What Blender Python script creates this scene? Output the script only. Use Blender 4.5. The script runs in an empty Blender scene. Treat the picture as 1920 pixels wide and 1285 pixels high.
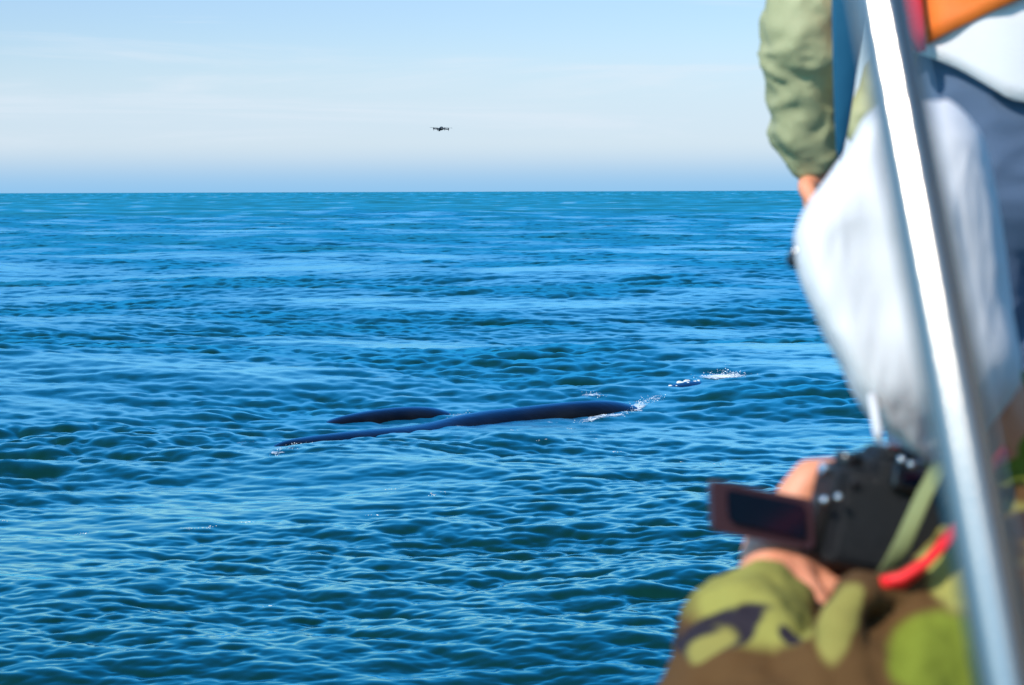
import bpy, bmesh, math, random
import numpy as np
from mathutils import Vector, Matrix

SC = bpy.context.scene
COL = SC.collection

# ------------------------------------------------------------------ camera
EYE = Vector((0.0, 0.0, 3.5))
FPX = 3733.0                      # focal length in photo pixels (1920 wide)
cam_data = bpy.data.cameras.new('camera')
cam_data.sensor_width = 36.0
cam_data.lens = 70.0
cam_data.clip_start = 0.05
cam_data.clip_end = 100000.0
cam_data.dof.use_dof = True
cam_data.dof.focus_distance = 27.0
cam_data.dof.aperture_fstop = 8.0
cam = bpy.data.objects.new('camera', cam_data)
COL.objects.link(cam)
CAM_ROT = Matrix.Rotation(math.radians(90.0 - 4.34), 3, 'X') @ Matrix.Rotation(math.radians(-0.19), 3, 'Z')
cam.matrix_world = Matrix.Translation(EYE) @ CAM_ROT.to_4x4()
SC.camera = cam

# ------------------------------------------------------------------ light
SUN_EL, SUN_AZ = 39.0, 216.0      # azimuth clockwise from +Y (view direction)
el, az = math.radians(SUN_EL), math.radians(SUN_AZ)
SUN_DIR = Vector((math.sin(az) * math.cos(el), math.cos(az) * math.cos(el), math.sin(el)))
world = bpy.data.worlds.new('World')
SC.world = world
world.use_nodes = True
wn, wl = world.node_tree.nodes, world.node_tree.links
wn.clear()
w_out = wn.new('ShaderNodeOutputWorld')
w_bg = wn.new('ShaderNodeBackground')
w_bg.inputs['Strength'].default_value = 0.15
sky = wn.new('ShaderNodeTexSky')
sky.sky_type = 'NISHITA'
sky.sun_disc = False
sky.sun_elevation = el
sky.sun_rotation = az
sky.altitude = 0.0
sky.air_density = 1.0
sky.dust_density = 0.6
sky.ozone_density = 2.0


def wmath(op, a, b=None, clamp=False):
    n = wn.new('ShaderNodeMath')
    n.operation = op
    n.use_clamp = clamp
    for i, v in enumerate((a, b)):
        if v is None:
            continue
        if isinstance(v, (int, float)):
            n.inputs[i].default_value = v
        else:
            wl.new(v, n.inputs[i])
    return n.outputs[0]


def wmix(fac, a, b):
    n = wn.new('ShaderNodeMix')
    n.data_type = 'RGBA'
    if isinstance(fac, (int, float)):
        n.inputs[0].default_value = fac
    else:
        wl.new(fac, n.inputs[0])
    for s, v in ((6, a), (7, b)):
        if isinstance(v, tuple):
            n.inputs[s].default_value = v + (1,)
        else:
            wl.new(v, n.inputs[s])
    return n.outputs[2]


w_tc = wn.new('ShaderNodeTexCoord')
w_sep = wn.new('ShaderNodeSeparateXYZ')
wl.new(w_tc.outputs['Generated'], w_sep.inputs[0])
zdir = w_sep.outputs['Z']
# thin cirrus: noise on the direction, stretched sideways
w_map = wn.new('ShaderNodeMapping')
w_map.inputs['Scale'].default_value = (4.0, 4.0, 48.0)
w_map.inputs['Location'].default_value = (1.3, 0.4, 0.35)
w_map.inputs['Rotation'].default_value = (0.0, math.radians(4), 0.0)
wl.new(w_tc.outputs['Generated'], w_map.inputs[0])
w_noise = wn.new('ShaderNodeTexNoise')
w_noise.inputs['Scale'].default_value = 1.0
w_noise.inputs['Detail'].default_value = 7.0
w_noise.inputs['Roughness'].default_value = 0.58
w_noise.inputs['Distortion'].default_value = 0.6
wl.new(w_map.outputs[0], w_noise.inputs[0])
w_cr = wn.new('ShaderNodeMapRange')
w_cr.interpolation_type = 'SMOOTHSTEP'
w_cr.inputs['From Min'].default_value = 0.50
w_cr.inputs['From Max'].default_value = 0.74
wl.new(w_noise.outputs['Fac'], w_cr.inputs['Value'])


def wramp(zlo, zhi, a=0.0, b=1.0):
    n = wn.new('ShaderNodeMapRange')
    n.interpolation_type = 'SMOOTHSTEP'
    n.inputs['From Min'].default_value = zlo
    n.inputs['From Max'].default_value = zhi
    n.inputs['To Min'].default_value = a
    n.inputs['To Max'].default_value = b
    wl.new(zdir, n.inputs['Value'])
    return n.outputs[0]


# sky tint pushed to deeper blue above the view, to colour the water's reflections
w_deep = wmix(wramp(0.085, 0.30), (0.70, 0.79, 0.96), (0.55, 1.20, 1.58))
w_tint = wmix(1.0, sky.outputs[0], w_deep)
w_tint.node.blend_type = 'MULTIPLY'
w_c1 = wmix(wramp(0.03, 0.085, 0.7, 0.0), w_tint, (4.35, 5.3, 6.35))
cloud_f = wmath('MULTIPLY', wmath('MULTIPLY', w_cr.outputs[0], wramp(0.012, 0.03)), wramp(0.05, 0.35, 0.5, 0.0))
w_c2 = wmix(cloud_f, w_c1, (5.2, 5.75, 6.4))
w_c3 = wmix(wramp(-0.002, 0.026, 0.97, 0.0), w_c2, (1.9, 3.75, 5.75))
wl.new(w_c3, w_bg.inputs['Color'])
wl.new(w_bg.outputs[0], w_out.inputs['Surface'])

sun_data = bpy.data.lights.new('sun', 'SUN')
sun_data.energy = 4.8
sun_data.angle = math.radians(0.53)
sun_data.color = (1.0, 0.95, 0.88)
sun = bpy.data.objects.new('sun', sun_data)
COL.objects.link(sun)
sun.rotation_mode = 'QUATERNION'
sun.rotation_quaternion = SUN_DIR.to_track_quat('Z', 'Y')
sun.location = (0, 0, 30)

SC.view_settings.view_transform = 'Standard'
SC.view_settings.look = 'None'
SC.view_settings.exposure = 0.0
SC.view_settings.gamma = 1.0
SC.view_settings.use_curve_mapping = False
SC.render.engine = 'CYCLES'
SC.cycles.use_denoising = True
SC.cycles.max_bounces = 6
SC.cycles.glossy_bounces = 4
SC.cycles.sample_clamp_indirect = 6.0


# ------------------------------------------------------------------ helpers
def at(px, py, d):
    """photo pixel + distance along the viewing axis -> point in the place"""
    return EYE + CAM_ROT @ Vector(((px - 960.0) / FPX * d, -(py - 642.5) / FPX * d, -d))


def tag(o, label=None, cat=None, group=None, kind=None):
    if label:
        o['label'] = label
    if cat:
        o['category'] = cat
    if group:
        o['group'] = group
    if kind:
        o['kind'] = kind
    return o


def empty(name, loc=(0, 0, 0)):
    o = bpy.data.objects.new(name, None)
    o.location = loc
    COL.objects.link(o)
    return o


def link(name, mesh, mat=None, parent=None, smooth=True):
    """mesh has world coordinates; with a parent it is moved into the parent's frame (parents are unrotated)"""
    o = bpy.data.objects.new(name, mesh)
    COL.objects.link(o)
    if mat is not None:
        mesh.materials.clear()
        mesh.materials.append(mat)
    if smooth:
        mesh.polygons.foreach_set('use_smooth', np.ones(len(mesh.polygons), bool))
    if parent is not None:
        o.parent = parent
        off = Vector((0, 0, 0))
        p = parent
        while p is not None:
            off += p.location
            p = p.parent
        mesh.transform(Matrix.Translation(-off))
    return o


def mesh_np(name, verts, faces):
    """verts (n,3); faces (m,k) constant k"""
    verts = np.asarray(verts, np.float32)
    faces = np.asarray(faces, np.int32)
    me = bpy.data.meshes.new(name)
    k = faces.shape[1]
    me.vertices.add(len(verts))
    me.vertices.foreach_set('co', verts.ravel())
    me.loops.add(faces.size)
    me.loops.foreach_set('vertex_index', faces.ravel())
    me.polygons.add(len(faces))
    me.polygons.foreach_set('loop_start', np.arange(0, faces.size, k, dtype=np.int32))
    me.polygons.foreach_set('loop_total', np.full(len(faces), k, np.int32))
    me.update(calc_edges=True)
    me.validate()
    return me


def mat_new(name):
    m = bpy.data.materials.new(name)
    m.use_nodes = True
    nt = m.node_tree
    b = nt.nodes['Principled BSDF']
    return m, nt, b


def simple(name, col, rough=0.5, metal=0.0, spec=0.5, coat=0.0, bump=0.0, bscale=60.0, vary=0.0, vscale=8.0):
    m, nt, b = mat_new(name)
    b.inputs['Base Color'].default_value = (*col, 1)
    b.inputs['Roughness'].default_value = rough
    b.inputs['Metallic'].default_value = metal
    b.inputs['Specular IOR Level'].default_value = spec
    b.inputs['Coat Weight'].default_value = coat
    tc = nt.nodes.new('ShaderNodeTexCoord')
    if bump:
        n = nt.nodes.new('ShaderNodeTexNoise')
        n.inputs['Scale'].default_value = bscale
        n.inputs['Detail'].default_value = 4
        nt.links.new(tc.outputs['Object'], n.inputs[0])
        bp = nt.nodes.new('ShaderNodeBump')
        bp.inputs['Strength'].default_value = bump
        bp.inputs['Distance'].default_value = 0.01
        nt.links.new(n.outputs['Fac'], bp.inputs['Height'])
        nt.links.new(bp.outputs[0], b.inputs['Normal'])
    if vary:
        n = nt.nodes.new('ShaderNodeTexNoise')
        n.inputs['Scale'].default_value = vscale
        n.inputs['Detail'].default_value = 5
        nt.links.new(tc.outputs['Object'], n.inputs[0])
        mx = nt.nodes.new('ShaderNodeMix')
        mx.data_type = 'RGBA'
        mx.inputs[6].default_value = (*[c * (1 - vary) for c in col], 1)
        mx.inputs[7].default_value = (*[min(1, c * (1 + vary)) for c in col], 1)
        nt.links.new(n.outputs['Fac'], mx.inputs[0])
        nt.links.new(mx.outputs[2], b.inputs['Base Color'])
    return m


# ------------------------------------------------------------------ sea
rng = np.random.default_rng(11)


def wave_tile(L, N, lam_lo, lam_hi, slope, wind, spread, seed):
    """periodic patch of sea: height and sideways shift, slope = rms slope"""
    r = np.random.default_rng(seed)
    f = np.fft.fftfreq(N, L / N) * 2 * np.pi
    kx, ky = np.meshgrid(f, f, indexing='ij')
    k = np.hypot(kx, ky)
    k[0, 0] = 1
    klo, khi = 2 * np.pi / lam_hi, 2 * np.pi / lam_lo
    band = 1 / (1 + np.exp(-(np.log(k / klo)) * 9)) / (1 + np.exp((np.log(k / khi)) * 9))
    c = np.abs((kx * wind[0] + ky * wind[1]) / k)
    D = (1 - spread) * c ** 4 + spread
    amp = np.sqrt(k ** -3.9 * band * D)
    amp[0, 0] = 0
    sp = amp * (r.normal(size=(N, N)) + 1j * r.normal(size=(N, N)))
    h = np.fft.ifft2(sp).real
    sx, sy = np.fft.ifft2(1j * kx * sp).real, np.fft.ifft2(1j * ky * sp).real
    s = slope / math.sqrt((sx ** 2 + sy ** 2).mean())
    dx, dy = np.fft.ifft2(1j * kx / k * sp).real, np.fft.ifft2(1j * ky / k * sp).real
    return L, N, np.stack([h, dx, dy], -1).astype(np.float32) * s


def sample(tile, x, y, rot):
    L, N, a = tile
    c, s = math.cos(rot), math.sin(rot)
    u = (x * c + y * s) / L * N
    v = (-x * s + y * c) / L * N
    iu, iv = np.floor(u), np.floor(v)
    fu, fv = (u - iu)[:, None].astype(np.float32), (v - iv)[:, None].astype(np.float32)
    i0, j0 = iu.astype(np.int64) % N, iv.astype(np.int64) % N
    i1, j1 = (i0 + 1) % N, (j0 + 1) % N
    # smooth cubic weights hide the patch's own grid
    r = (a[i0, j0] * (1 - fu) + a[i1, j0] * fu) * (1 - fv) + (a[i0, j1] * (1 - fu) + a[i1, j1] * fu) * fv
    dx, dy = r[:, 1] * c - r[:, 2] * s, r[:, 1] * s + r[:, 2] * c
    return r[:, 0], dx, dy


#          L, N, shortest, longest, slope, wind, spread, seed
BANDS = [
    (wave_tile(420, 256, 16, 70, 0.034, (0.25, 0.97), 0.03, 1), 0.2, 25.0, 0.034, 1.0),
    (wave_tile(83, 256, 2.6, 11, 0.042, (0.1, 1.0), 0.08, 2), -0.3, 4.5, 0.042, 1.0),
    (wave_tile(31, 512, 0.55, 2.4, 0.098, (0.1, 1.0), 0.16, 3), 0.14, 1.1, 0.098, 1.2),
    (wave_tile(9.7, 512, 0.17, 0.7, 0.172, (0.1, 1.0), 0.18, 4), -0.10, 0.32, 0.172, 1.25),
    (wave_tile(3.9, 512, 0.07, 0.2, 0.105, (0, 1.0), 0.3, 5), 0.22, 0.12, 0.105, 1.2),
]
GUST = wave_tile(260, 256, 14, 90, 1.0, (0.3, 1.0), 0.3, 9)
GUST2 = wave_tile(47, 256, 3, 16, 1.0, (0.1, 1.0), 0.3, 19)
gs = GUST[2][..., 0].std()
gs2 = GUST2[2][..., 0].std()


def slick(x, y):
    """0..1: smoothed water over and round the whales"""
    out = np.zeros_like(x)
    for (ax, ay, bx, by, w, amt) in SLICKS:
        dx, dy = bx - ax, by - ay
        t = np.clip(((x - ax) * dx + (y - ay) * dy) / (dx * dx + dy * dy), 0, 1)
        d = np.hypot(x - ax - t * dx, y - ay - t * dy)
        out = np.maximum(out, amt * np.exp(-(d / w) ** 2))
    return out


SLICKS = [(-3.5, 26.6, -1.1, 29.7, 0.75, 0.9), (-1.1, 29.5, 2.0, 32.4, 1.0, 0.93), (-2.8, 30.1, -0.8, 32.0, 0.8, 0.9), (2.2, 32.8, 3.6, 36.0, 0.6, 0.8)]


def sea_point(x, y):
    """displaced sea surface; returns x,y,z and the slope that the mesh cannot carry"""
    r = np.hypot(x, y)
    step = np.where(r < 30, 0.8 * r * r / 6968.0, np.where(r < 330, 0.125 + 0.105 * np.clip((r - 30) / 100, 0, 1), 0.25 * r * r / 6968.0))
    step = np.maximum(step, 0.00108 * r)
    g = sample(GUST, x, y, 0.1)[0] / gs
    g2 = sample(GUST2, x, y, -0.2)[0] / gs2
    calm = slick(x, y)
    X, Y, Z = x.copy(), y.copy(), np.zeros_like(x)
    left = np.zeros_like(x)
    for i, (tile, rot, lam, slope, chop) in enumerate(BANDS):
        h, dx, dy = sample(tile, x, y, rot)
        keep = 1 / (1 + (step / (1.1 * lam)) ** 4)
        m = np.ones_like(x)
        if i >= 2:
            m = np.clip(1 + 0.2 * g + 0.34 * g2, 0.35, 2.0)
        if i == 0:
            m = 1 - np.exp(-((x - 0.2) ** 2 + (y - 31.5) ** 2) / 110.0)
        if i in (1, 2):
            m = m * (1 - calm)
        if i == 3:
            m = m * (1 - 0.45 * calm)
        a = keep * m
        Z += a * h
        X -= a * chop * dx
        Y -= a * chop * dy
        left += (1 - keep ** 2) * (slope * m) ** 2
    return X, Y, Z, left


def sea_height(x, y):
    x, y = np.atleast_1d(np.asarray(x, float)), np.atleast_1d(np.asarray(y, float))
    return sea_point(x, y)[2]


def build_sea():
    near = 1 / np.arange(1 / 10.5, 1 / 30.0, -0.8 / 6968.0)
    mid, r = [], near[-1]
    while r < 330.0:
        r += 0.125 + 0.105 * min(1.0, (r - 30.0) / 100.0)
        mid.append(r)
    far = 1 / np.arange(1 / 332.0, 1 / 2500.0, -0.25 / 6968.0)
    rr = np.concatenate([np.geomspace(0.6, 10.3, 40), near, mid, far, np.geomspace(2800, 45000, 24)])
    fine = np.radians(np.arange(-17.5, 17.501, 0.062))
    side = np.radians(17.5 + 162.5 * (np.linspace(0, 1, 50)[1:] ** 2.2))
    th = np.concatenate([-side[::-1], fine, side])
    R, T = np.meshgrid(rr, th, indexing='ij')
    # jitter along the row direction breaks up the grid
    X, Y, Z, left = sea_point((R * np.sin(T)).ravel(), (R * np.cos(T)).ravel())
    n, m = R.shape
    idx = np.arange(n * m).reshape(n, m)
    q = np.stack([idx[:-1, :-1], idx[:-1, 1:], idx[1:, 1:], idx[1:, :-1]], -1).reshape(-1, 4)
    me = mesh_np('sea', np.stack([X, Y, Z], -1), q)
    at_ = me.attributes.new('unresolved', 'FLOAT', 'POINT')
    at_.data.foreach_set('value', left.astype(np.float32))
    return me


def sea_material():
    m, nt, b = mat_new('sea_water')
    N, Lk = nt.nodes, nt.links
    N.remove(b)
    out = N['Material Output']
    dif, glo, mix, fre = (N.new('ShaderNodeBsdfDiffuse'), N.new('ShaderNodeBsdfGlossy'),
                          N.new('ShaderNodeMixShader'), N.new('ShaderNodeFresnel'))
    fre.inputs['IOR'].default_value = 1.333
    geo = N.new('ShaderNodeNewGeometry')

    def mth(op, a_, b_, c_=None):
        n_ = N.new('ShaderNodeMath'); n_.operation = op
        for i, v in enumerate((a_, b_, c_)):
            if v is None:
                continue
            if isinstance(v, float):
                n_.inputs[i].default_value = v
            else:
                Lk.new(v, n_.inputs[i])
        return n_.outputs[0]
    # slope too fine for the mesh widens the gloss and caps the grazing mirror
    a = N.new('ShaderNodeAttribute'); a.attribute_name = 'unresolved'
    rough = mth('POWER', mth('MULTIPLY_ADD', a.outputs['Fac'], 1.25, 0.000004), 0.25)
    Lk.new(rough, glo.inputs['Roughness'])
    cap = mth('DIVIDE', 0.95, mth('MULTIPLY_ADD', a.outputs['Fac'], 15.0, 1.0))
    fac = mth('MINIMUM', mth('MAXIMUM', mth('MULTIPLY_ADD', fre.outputs[0], 1.75, -0.058), 0.005), cap)
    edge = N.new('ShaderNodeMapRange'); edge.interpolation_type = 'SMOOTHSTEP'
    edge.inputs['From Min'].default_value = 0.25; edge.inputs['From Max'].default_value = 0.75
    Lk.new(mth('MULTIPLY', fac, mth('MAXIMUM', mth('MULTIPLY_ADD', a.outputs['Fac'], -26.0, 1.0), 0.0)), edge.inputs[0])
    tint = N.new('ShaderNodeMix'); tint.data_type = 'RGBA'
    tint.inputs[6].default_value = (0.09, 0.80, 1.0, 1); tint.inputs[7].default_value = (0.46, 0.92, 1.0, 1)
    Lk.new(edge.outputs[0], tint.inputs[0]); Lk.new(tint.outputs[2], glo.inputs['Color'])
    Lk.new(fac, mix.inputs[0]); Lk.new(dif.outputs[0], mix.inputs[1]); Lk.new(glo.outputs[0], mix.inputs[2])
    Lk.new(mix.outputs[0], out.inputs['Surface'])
    # body colour: blue with greener plankton patches
    mp = N.new('ShaderNodeMapping'); mp.inputs['Scale'].default_value = (0.12, 0.12, 0.5)
    Lk.new(geo.outputs['Position'], mp.inputs[0])
    n = N.new('ShaderNodeTexNoise'); n.inputs['Scale'].default_value = 1.0; n.inputs['Detail'].default_value = 3
    Lk.new(mp.outputs[0], n.inputs[0])
    mx = N.new('ShaderNodeMix'); mx.data_type = 'RGBA'
    mx.inputs[6].default_value = (0.003, 0.027, 0.018, 1)
    mx.inputs[7].default_value = (0.002, 0.025, 0.026, 1)
    Lk.new(n.outputs['Fac'], mx.inputs[0])
    Lk.new(mx.outputs[2], dif.inputs['Color'])
    # fine ripples
    n2 = N.new('ShaderNodeTexNoise'); n2.inputs['Scale'].default_value = 9.0; n2.inputs['Detail'].default_value = 4
    n2.inputs['Roughness'].default_value = 0.5; n2.inputs['Distortion'].default_value = 0.4
    mp2 = N.new('ShaderNodeMapping'); mp2.inputs['Scale'].default_value = (0.7, 1.25, 1.0)
    Lk.new(geo.outputs['Position'], mp2.inputs[0]); Lk.new(mp2.outputs[0], n2.inputs[0])
    bp = N.new('ShaderNodeBump'); bp.inputs['Strength'].default_value = 0.06; bp.inputs['Distance'].default_value = 0.02
    Lk.new(n2.outputs['Fac'], bp.inputs['Height'])
    for t in (dif, glo, fre):
        Lk.new(bp.outputs[0], t.inputs['Normal'])
    return m


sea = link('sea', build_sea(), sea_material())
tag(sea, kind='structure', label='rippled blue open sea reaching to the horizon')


# ------------------------------------------------------------------ mesh helpers for bodies
def capsule(bm, p0, r0, p1, r1, seg=14):
    """tapered limb with round ends"""
    p0, p1 = Vector(p0), Vector(p1)
    ax = p1 - p0
    L = ax.length
    if L < 1e-6:
        ax, L = Vector((0, 0, 1)), 1e-6
    q = ax.normalized().to_track_quat('Z', 'Y').to_matrix()
    prof = []
    for i in range(1, 5):
        a = math.pi / 2 * (1 - i / 4)
        prof.append((-r0 * math.sin(a), r0 * math.cos(a)))
    for i in range(0, 4):
        a = math.pi / 2 * i / 4
        prof.append((L + r1 * math.sin(a), r1 * math.cos(a)))
    lo = bm.verts.new(p0 + q @ Vector((0, 0, -r0)))
    hi = bm.verts.new(p0 + q @ Vector((0, 0, L + r1)))
    rings = []
    for z, r in prof:
        rings.append([bm.verts.new(p0 + q @ Vector((r * math.cos(2 * math.pi * j / seg), r * math.sin(2 * math.pi * j / seg), z))) for j in range(seg)])
    for j in range(seg):
        k = (j + 1) % seg
        bm.faces.new((lo, rings[0][k], rings[0][j]))
        bm.faces.new((hi, rings[-1][j], rings[-1][k]))
        for a, b in zip(rings[:-1], rings[1:]):
            bm.faces.new((a[j], a[k], b[k], b[j]))


def ellipsoid(bm, c, rad, rot=None, sub=3):
    m = Matrix.Translation(Vector(c)) @ (rot.to_4x4() if rot is not None else Matrix.Identity(4)) @ Matrix.Diagonal((*rad, 1))
    bmesh.ops.create_icosphere(bm, subdivisions=sub, radius=1.0, matrix=m)


def chain(bm, pts):
    """pts: (point, radius) along a limb"""
    for (a, ra), (b, rb) in zip(pts[:-1], pts[1:]):
        capsule(bm, a, ra, b, rb)


def fuse(bm, voxel, smooth=6):
    """one continuous skin over overlapping volumes"""
    me = bpy.data.meshes.new('tmp')
    bm.to_mesh(me)
    bm.free()
    o = bpy.data.objects.new('tmp', me)
    COL.objects.link(o)
    rm = o.modifiers.new('r', 'REMESH')
    rm.mode = 'VOXEL'
    rm.voxel_size = voxel
    sm = o.modifiers.new('s', 'SMOOTH')
    sm.factor = 0.5
    sm.iterations = smooth
    dg = bpy.context.evaluated_depsgraph_get()
    dg.update()
    out = bpy.data.meshes.new_from_object(o.evaluated_get(dg))
    bpy.data.objects.remove(o)
    return out


def get_co(me):
    a = np.empty(len(me.vertices) * 3, np.float32)
    me.vertices.foreach_get('co', a)
    return a.reshape(-1, 3)


def get_no(me):
    a = np.empty(len(me.vertices) * 3, np.float32)
    me.vertex_normals.foreach_get('vector', a)
    return a.reshape(-1, 3)


def set_co(me, co):
    me.vertices.foreach_set('co', np.ascontiguousarray(co, np.float32).ravel())
    me.update()


def lattice_noise(p, seed=0):
    """smooth value noise on (n,3) points, -1..1"""
    r = np.random.default_rng(seed).uniform(-1, 1, (32, 32, 32)).astype(np.float32)
    i = np.floor(p).astype(int)
    f = p - i
    f = f * f * (3 - 2 * f)
    out = 0
    for dx in (0, 1):
        for dy in (0, 1):
            for dz in (0, 1):
                w = (f[:, 0] if dx else 1 - f[:, 0]) * (f[:, 1] if dy else 1 - f[:, 1]) * (f[:, 2] if dz else 1 - f[:, 2])
                out = out + w * r[(i[:, 0] + dx) % 32, (i[:, 1] + dy) % 32, (i[:, 2] + dz) % 32]
    return out


def wrinkle(me, amp, scale, seed, stretch=(1, 1, 1)):
    """soft cloth folds: ridged noise pushed along the normal"""
    co, no = get_co(me), get_no(me)
    p = co * np.array(stretch, np.float32) * scale
    p = p + 0.6 * np.stack([lattice_noise(p * 0.7, seed + 1), lattice_noise(p * 0.7, seed + 2), lattice_noise(p * 0.7, seed + 3)], -1)
    n = 1 - 2 * np.abs(lattice_noise(p, seed))
    n = n + 0.45 * (1 - 2 * np.abs(lattice_noise(p * 2.1 + 7, seed + 5)))
    set_co(me, co + no * (amp * n)[:, None])


def loft(name, rings, close_lo=True, close_hi=True):
    """rings: list of (n,3) arrays, same n, closed loops"""
    R = [np.asarray(r, float) for r in rings]
    n = len(R[0])
    v = np.concatenate(R)
    f = []
    for i in range(len(R) - 1):
        for j in range(n):
            k = (j + 1) % n
            f.append((i * n + j, i * n + k, (i + 1) * n + k, (i + 1) * n + j))
    me = bpy.data.meshes.new(name)
    faces = list(f)
    if close_lo:
        faces.append(tuple(range(n - 1, -1, -1)))
    if close_hi:
        faces.append(tuple(range((len(R) - 1) * n, len(R) * n)))
    me.from_pydata([tuple(p) for p in v], [], faces)
    me.update()
    bm = bmesh.new()
    bm.from_mesh(me)
    bmesh.ops.recalc_face_normals(bm, faces=bm.faces)
    bm.to_mesh(me)
    bm.free()
    return me


def tube_mesh(name, pts, rad, seg=12):
    bm = bmesh.new()
    pts = [Vector(p) for p in pts]
    rads = rad if isinstance(rad, (list, tuple)) else [rad] * len(pts)
    rings = []
    up = None
    for i, p in enumerate(pts):
        t = (pts[min(i + 1, len(pts) - 1)] - pts[max(i - 1, 0)]).normalized()
        if up is None:
            up = t.orthogonal().normalized()
        up = (up - t * up.dot(t)).normalized()
        sd = t.cross(up)
        rings.append([p + (up * math.cos(2 * math.pi * j / seg) + sd * math.sin(2 * math.pi * j / seg)) * rads[i] for j in range(seg)])
    bm.free()
    return loft(name, [[tuple(q) for q in r] for r in rings])


def ribbon_mesh(name, pts, widths, wdirs, thick):
    """flat strap with thickness: pts centre line, wdirs width direction"""
    rings = []
    pts = [Vector(p) for p in pts]
    for i, p in enumerate(pts):
        t = (pts[min(i + 1, len(pts) - 1)] - pts[max(i - 1, 0)]).normalized()
        w = Vector(wdirs[i] if isinstance(wdirs, list) else wdirs)
        w = (w - t * w.dot(t)).normalized()
        n = t.cross(w)
        hw, ht = widths[i] / 2, thick / 2
        rings.append([tuple(p + w * a + n * b) for a, b in ((-hw, -ht * .4), (-hw * .85, -ht), (hw * .85, -ht), (hw, -ht * .4), (hw, ht * .4), (hw * .85, ht), (-hw * .85, ht), (-hw, ht * .4))])
    return loft(name, rings)


def box_mesh(name, c, half, rot=None, bevel=0.0, seg=3):
    bm = bmesh.new()
    m = Matrix.Translation(Vector(c)) @ (rot.to_4x4() if rot is not None else Matrix.Identity(4)) @ Matrix.Diagonal((half[0] * 2, half[1] * 2, half[2] * 2, 1))
    bmesh.ops.create_cube(bm, size=1.0)
    for v in bm.verts:
        v.co = Vector((v.co.x * half[0] * 2, v.co.y * half[1] * 2, v.co.z * half[2] * 2))
    if bevel:
        bmesh.ops.bevel(bm, geom=bm.edges[:] + bm.verts[:], offset=bevel, segments=seg, affect='EDGES', profile=0.5)
    bm.transform(Matrix.Translation(Vector(c)) @ (rot.to_4x4() if rot is not None else Matrix.Identity(4)))
    me = bpy.data.meshes.new(name)
    bm.to_mesh(me)
    bm.free()
    return me


def cyl_mesh(name, c, axis, r, h, seg=24, bevel=0.0):
    a = Vector(axis).normalized()
    c = Vector(c)
    b = bevel or r * 0.08
    q = a.to_track_quat('Z', 'Y').to_matrix()
    rings = []
    for z, rr in ((-h / 2, r - b), (-h / 2 + b, r), (h / 2 - b, r), (h / 2, r - b)):
        rings.append([tuple(c + q @ Vector((rr * math.cos(2 * math.pi * j / seg), rr * math.sin(2 * math.pi * j / seg), z))) for j in range(seg)])
    return loft(name, rings)


# ------------------------------------------------------------------ whales
def whale_skin():
    m, nt, b = mat_new('wet_whale_skin')
    N, L = nt.nodes, nt.links
    tc = N.new('ShaderNodeTexCoord')
    n = N.new('ShaderNodeTexNoise'); n.inputs['Scale'].default_value = 2.2; n.inputs['Detail'].default_value = 8
    L.new(tc.outputs['Object'], n.inputs[0])
    cr = N.new('ShaderNodeMapRange'); cr.inputs['From Min'].default_value = 0.35; cr.inputs['From Max'].default_value = 0.7
    L.new(n.outputs['Fac'], cr.inputs[0])
    mx = N.new('ShaderNodeMix'); mx.data_type = 'RGBA'
    mx.inputs[6].default_value = (0.003, 0.004, 0.006, 1); mx.inputs[7].default_value = (0.007, 0.009, 0.012, 1)
    L.new(cr.outputs[0], mx.inputs[0])
    # black skin under a film of sea water
    dif, glo, mix, fre = (N.new('ShaderNodeBsdfDiffuse'), N.new('ShaderNodeBsdfGlossy'), N.new('ShaderNodeMixShader'), N.new('ShaderNodeFresnel'))
    N.remove(b)
    L.new(mx.outputs[2], dif.inputs['Color'])
    glo.inputs['Color'].default_value = (0.12, 0.44, 0.75, 1); glo.inputs['Roughness'].default_value = 0.22
    fre.inputs['IOR'].default_value = 1.33
    fk = N.new('ShaderNodeMath'); fk.operation = 'MULTIPLY_ADD'; fk.use_clamp = True
    fk.inputs[1].default_value = 1.5; fk.inputs[2].default_value = -0.07
    L.new(fre.outputs[0], fk.inputs[0])
    L.new(fk.outputs[0], mix.inputs[0]); L.new(dif.outputs[0], mix.inputs[1]); L.new(glo.outputs[0], mix.inputs[2])
    L.new(mix.outputs[0], N['Material Output'].inputs['Surface'])
    n2 = N.new('ShaderNodeTexNoise'); n2.inputs['Scale'].default_value = 7.0; n2.inputs['Detail'].default_value = 6
    L.new(tc.outputs['Object'], n2.inputs[0])
    bp = N.new('ShaderNodeBump'); bp.inputs['Strength'].default_value = 0.12; bp.inputs['Distance'].default_value = 0.03
    L.new(n2.outputs['Fac'], bp.inputs['Height'])
    for t in (dif, glo, fre):
        L.new(bp.outputs[0], t.inputs['Normal'])
    return m


WHALE = whale_skin()
CALLUS = simple('callosity_crust', (0.66, 0.64, 0.60), rough=0.9, bump=1.0, bscale=40, vary=0.35, vscale=14)


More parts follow.
